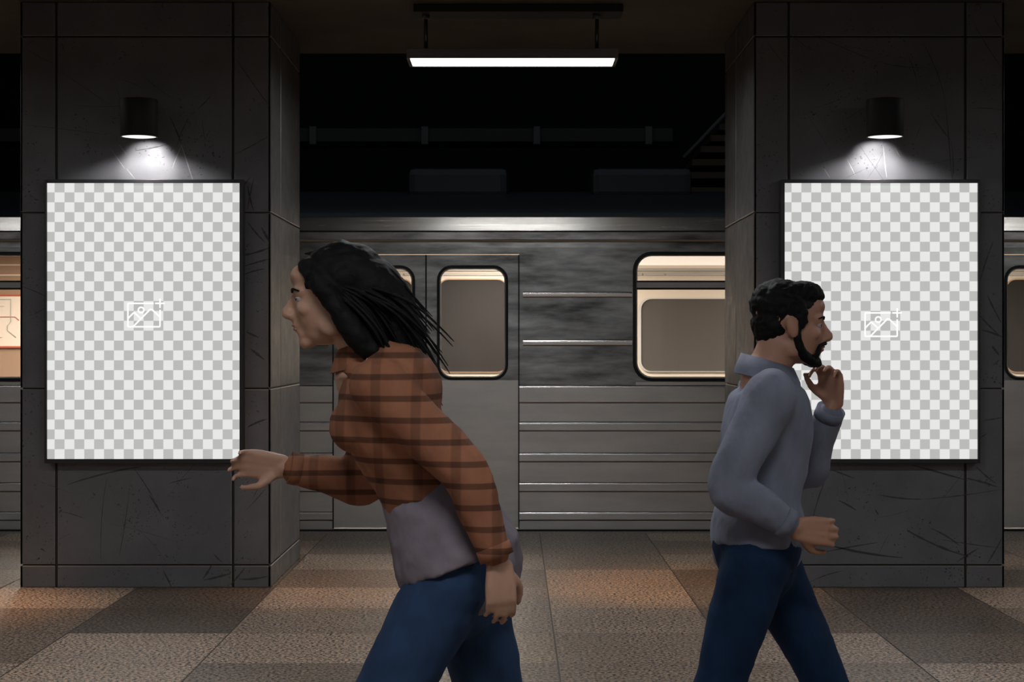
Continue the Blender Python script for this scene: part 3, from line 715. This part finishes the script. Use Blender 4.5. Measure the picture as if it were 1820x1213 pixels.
def person(root, J, mats, female=False, shirt_z=None, extras=None):
    skin, shirt, denim = mats
    body = MB()
    T = head(body, J['head'], skin, female, J.get('tilt', 0))
    h = Vector(J['head']); nk = Vector(J['neck']); ch = Vector(J['chest']); wa = Vector(J['waist']); pe = Vector(J['pelvis'])
    sw = J['sw']; nr = .050 if female else .060
    limb(body, [(*(h + V(-.030, 0, -.05)), nr, nr), (*((h*.35 + nk*.65) + V(-.022, 0, -.03)), nr, nr), (*(nk + V(-.02, 0, -.02)), nr*1.25, nr*1.15), (*(nk + V(-.02, 0, -.07)), .09, .075)], skin)
    # torso: rings are (half depth, half width) once tube() has set its frame along y
    tor = [(*(nk + V(-.018, 0, -.045)), sw*.55, .065), (*(ch + V(0, 0, .085)), sw*.93, .095), (*ch, sw*.88, .115 if not female else .105), (*(ch*.5+wa*.5), sw*.76, .105 if not female else .088), (*wa, sw*.70 if female else sw*.76, .095 if not female else .082),
           (*(wa*.45+pe*.55), sw*.86 if female else sw*.82, .108), (*(pe + V(0, 0, -.03)), sw*.92 if female else sw*.84, .115), (*(pe + V(0, 0, -.10)), sw*.75, .10)]
    limb(body, tor, skin, 26)
    if female:
        for s in (-1, 1): body.ell(ch + V(.062, s*.070, -.01), (.050, .055, .055), skin)
    for s in ('n', 'f'):
        A = J['arm_'+s]; sh, el, wr = (Vector(A[k]) for k in ('s', 'e', 'w')); q = .85 if female else 1.0
        limb(body, [(*sh, .058*q), (*(sh*.6+el*.4), .048*q), (*el, .038*q), (*(el*.6+wr*.4), .039*q), (*wr, .026*q, .022*q)], skin, 18)
        hand(body, wr, A['d'], A['n'], skin, A.get('curl', .5), A.get('side', 1), .92 if female else 1.0)
        Lg = J['leg_'+s]; hp, kn, an, to = (Vector(Lg[k]) for k in ('h', 'k', 'a', 't'))
        limb(body, [(*hp, .088), (*(hp*.55+kn*.45), .073), (*kn, .055), (*(kn*.62+an*.38), .056), (*an, .035)], skin, 18)
        limb(body, [(*an, .035), (*(an*.5+to*.5 + V(0, 0, -.015)), .032), (*to, .022)], skin, 12)
    bo = soft(body.build('body', root), .0058, 3)
    # shirt
    mb = MB(); gr = J.get('loose', .016)
    stop = J['shirt_end']
    tt = [tor[0][:3] + (tor[0][3]*.98+gr*.3, tor[0][4]+gr*.3)] + [(p[0], p[1], p[2], p[3]+gr, p[4]+gr*(1.2 if i > 2 else .8)) for i, p in enumerate(tor[1:], 1)][:stop]
    limb(mb, tt, shirt, 28)
    if female:
        for s in (-1, 1): mb.ell(ch + V(.080, s*.070, -.012), (.058, .067, .068), shirt)
        mb.ell(nk + V(-.018, 0, -.055), (.066, .088, .05), shirt); mb.ell(ch + V(.052, 0, .035), (.078, .12, .095), shirt)
    for s in ('n', 'f'):
        A = J['arm_'+s]; sh, el, wr = (Vector(A[k]) for k in ('s', 'e', 'w')); q = .85 if female else 1.0; en = wr*.86 + el*.14
        limb(mb, [(*sh, .062*q+gr*.8), (*(sh*.6+el*.4), .052*q+gr), (*el, .044*q+gr), (*(el*.55+wr*.45), .040*q+gr*.8), (*en, .032*q+gr*.5)], shirt, 18)
    so = soft(mb.build('shirt', root), .008, 7, .5, (.014, .09))
    mb = MB()   # collar and cuffs
    cn = nk + V(-.016, 0, -.022); Lc = []
    for i, (rr, hz) in enumerate(((nr*1.22, .0), (nr*1.12, .035), (nr*1.18, .04), (nr*1.48, .0), (nr*1.52, -.016))):
        Lc.append([mb.bm.verts.new(cn + V((rr+.004)*math.cos(2*PI*k/36), rr*math.sin(2*PI*k/36), hz - .022*math.cos(2*PI*k/36))) for k in range(36)])
    for a, b_ in zip(Lc, Lc[1:]):
        for k in range(36): mb.face([a[k], a[(k+1) % 36], b_[(k+1) % 36], b_[k]], shirt, True)
    mb.build('collar', so)
    for s in ('n', 'f'):
        A = J['arm_'+s]; el, wr = Vector(A['e']), Vector(A['w']); q = .85 if female else 1.0; mb = MB()
        mb.tube([wr*.80+el*.20, wr*.93+el*.07], .034*q+gr*.55, shirt, 22)
        mb.build('cuff', so)
    # jeans
    mb = MB()
    js = [(*(p[:3]), p[3]+.010, p[4]+.012) for p in tor[4:]]; js[0] = (*(Vector(tor[4][:3])*.55 + Vector(tor[5][:3])*.45), js[0][3]+.005, js[0][4]+.004)
    limb(mb, js, denim, 28)
    for s in ('n', 'f'):
        Lg = J['leg_'+s]; hp, kn, an = (Vector(Lg[k]) for k in ('h', 'k', 'a')); ww = J.get('flare', .0)
        limb(mb, [(*hp, .098), (*(hp*.55+kn*.45), .085+ww*.3), (*kn, .068+ww*.5), (*(kn*.6+an*.4), .066+ww*.8), (*(an + V(0, 0, .01)), .058+ww)], denim, 20)
    jo = soft(mb.build('jeans', root), .009, 6, .5, (.012, .08))
    for s in ('n', 'f'): shoe(root, J['leg_'+s]['a'], J['leg_'+s]['t'])
    face_bits(root, T, female)
    return T

# --- the man, walking to the right
Ym = 4.96
man = thing('person', 'man in a grey-blue shirt and dark jeans walking right before the right poster', 'person', (wx(1352, Ym), Ym, 0), 0)
JM = dict(head=(.085, 0, 1.555), neck=(.035, 0, 1.435), chest=(.02, 0, 1.27), waist=(.0, 0, 1.08), pelvis=(-.01, 0, .965), sw=.205, tilt=.06, shirt_end=6, loose=.016,
    arm_n=dict(s=(.0, -.185, 1.36), e=(-.12, -.235, 1.115), w=(.06, -.235, 1.0), d=(.8, .1, -.1), n=(.1, 1, -.1), curl=.9, side=-1),
    arm_f=dict(s=(.03, .185, 1.36), e=(.16, .215, 1.12), w=(.225, .10, 1.325), d=(-.15, -.25, 1), n=(-.6, -.8, -.1), curl=1.0, side=-1),
    leg_n=dict(h=(-.02, -.092, .91), k=(-.15, -.095, .50), a=(-.42, -.10, .19), t=(-.335, -.10, .035)),
    leg_f=dict(h=(.01, .092, .91), k=(.20, .092, .52), a=(.33, .09, .115), t=(.52, .09, .075)))
T = person(man, JM, (M['skin_m'], M['shirt_m'], M['denim_m']))
mb = MB()
mb.ell(T(-.022, 0, .048), (.099, .081, .080), 'hair', (0, .28, 0)); mb.ell(T(.030, 0, .092), (.062, .062, .034), 'hair', (0, .15, 0)); mb.ell(T(-.055, 0, .0), (.058, .070, .062), 'hair')
for s in (-1, 1): mb.ell(T(.020, s*.067, .022), (.018, .010, .034), 'hair')
soft(mb.build('hair', man), .0045, 3, .5, (.014, .018))
mb = MB()
for s in (-1, 1): limb(mb, [(*T(.014, s*.069, .0), .007), (*T(.012, s*.064, -.04), .012), (*T(.030, s*.052, -.078), .015), (*T(.062, s*.03, -.100), .015), (*T(.083, 0, -.104), .014)], 'hair', 12)
limb(mb, [(*T(.082, -.028, -.055), .006), (*T(.098, -.012, -.048), .0065), (*T(.100, 0, -.047), .006), (*T(.098, .012, -.048), .0065), (*T(.082, .028, -.055), .006)], 'hair', 10)
mb.ell(T(.074, 0, -.086), (.014, .02, .01), 'hair')
for s in (-1, 1): limb(mb, [(*T(.082, s*.028, -.057), .006), (*T(.074, s*.036, -.08), .009)], 'hair', 10)
soft(mb.build('beard', man), .0045, 2, .5, (.006, .012))

# --- the woman, walking to the left with hair flying back
Yw = 4.10
wom = thing('person', 'woman with long black hair in a rust brown check shirt striding left in blue jeans', 'person', (wx(806, Yw), Yw, 0), PI)
JW = dict(head=(.285, 0, 1.610), neck=(.225, 0, 1.490), chest=(.145, 0, 1.325), waist=(.055, 0, 1.135), pelvis=(.0, 0, 1.01), sw=.185, tilt=.10, shirt_end=5, loose=.020, flare=.012,
    arm_n=dict(s=(.165, .165, 1.405), e=(-.03, .215, 1.215), w=(-.11, .225, 1.01), d=(-.05, .0, -1), n=(.3, -1, 0), curl=.6, side=1),
    arm_f=dict(s=(.20, -.165, 1.405), e=(.22, -.205, 1.16), w=(.42, -.16, 1.20), d=(1, .15, .12), n=(0, 1, -.2), curl=.7, side=-1),
    leg_n=dict(h=(.005, .088, .955), k=(.215, .088, .565), a=(.36, .085, .125), t=(.56, .085, .075)),
    leg_f=dict(h=(-.015, -.088, .955), k=(-.12, -.09, .54), a=(-.44, -.09, .215), t=(-.36, -.09, .045)))
T = person(wom, JW, (M['skin_w'], M['shirt_w'], M['denim_w']), True)
mb = MB(); limb(mb, [(.075, 0, 1.17, .140, .105), (.045, 0, 1.12, .165, .125), (.012, 0, 1.05, .190, .145), (-.012, 0, .99, .205, .155)], 'hem', 28)
soft(mb.build('undershirt', wom), .009, 5, .5, (.018, .07))['label'] = 'grey mauve shirt tail below the check shirt'
mb = MB(); 
mb.ell(T(-.026, 0, .046), (.104, .086, .084), 'hair', (0, .2, 0)); mb.ell(T(-.075, 0, .0), (.07, .082, .09), 'hair')
limb(mb, [(*T(-.03, 0, .07), .075, .05), (*T(-.09, 0, .03), .085, .062), (*T(-.13, 0, -.04), .080, .064), (*T(-.155, .01, -.12), .062, .048), (*T(-.175, .015, -.20), .035, .022)], 'hair', 22)
for s in (-1, 1): limb(mb, [(*T(.045, s*.045, .075), .022), (*T(.020, s*.074, .035), .024), (*T(-.02, s*.083, -.03), .026), (*T(-.055, s*.085, -.095), .03), (*T(-.095, s*.075, -.15), .024)], 'hair', 14)
hb = mb.build('hair', wom); soft(hb, .006, 3, .5, (.012, .03))
mb = MB()   # separate locks over the mass
for i in range(230):
    a = random.uniform(-1, 1); zz = random.uniform(.0, 1)
    s = math.copysign(1, a); y0 = .084*a
    x0 = .055 - .09*abs(a)*zz - .05*random.random(); z0 = .115 - .10*abs(a)**1.5 + .006
    dr = random.uniform(.6, 1.15); fall = random.uniform(.5, 1.2)
    pts = [T(x0, y0*.8, z0-.012), T(x0-.06*dr, y0*1.14, z0-.018-.03*fall*abs(a)), T(x0-.12*dr, y0*1.14+random.uniform(-.01, .01), z0-.08*fall-.03*abs(a)),
           T(x0-.165*dr, y0*1.0+random.uniform(-.015, .015), z0-.17*fall-.03), T(x0-.20*dr, y0*.8+random.uniform(-.02, .02), z0-.26*fall-.03)]
    q = interp([(*p, .005) for p in pts], 4); n = len(q)
    mb.tube([p[:3] for p in q], [.0048*(1-.8*(k/(n-1))**2)*(.3+.7*min(1, k/3)) for k in range(n)], 'hair', 6)
mb.build('locks', hb, fix=False)
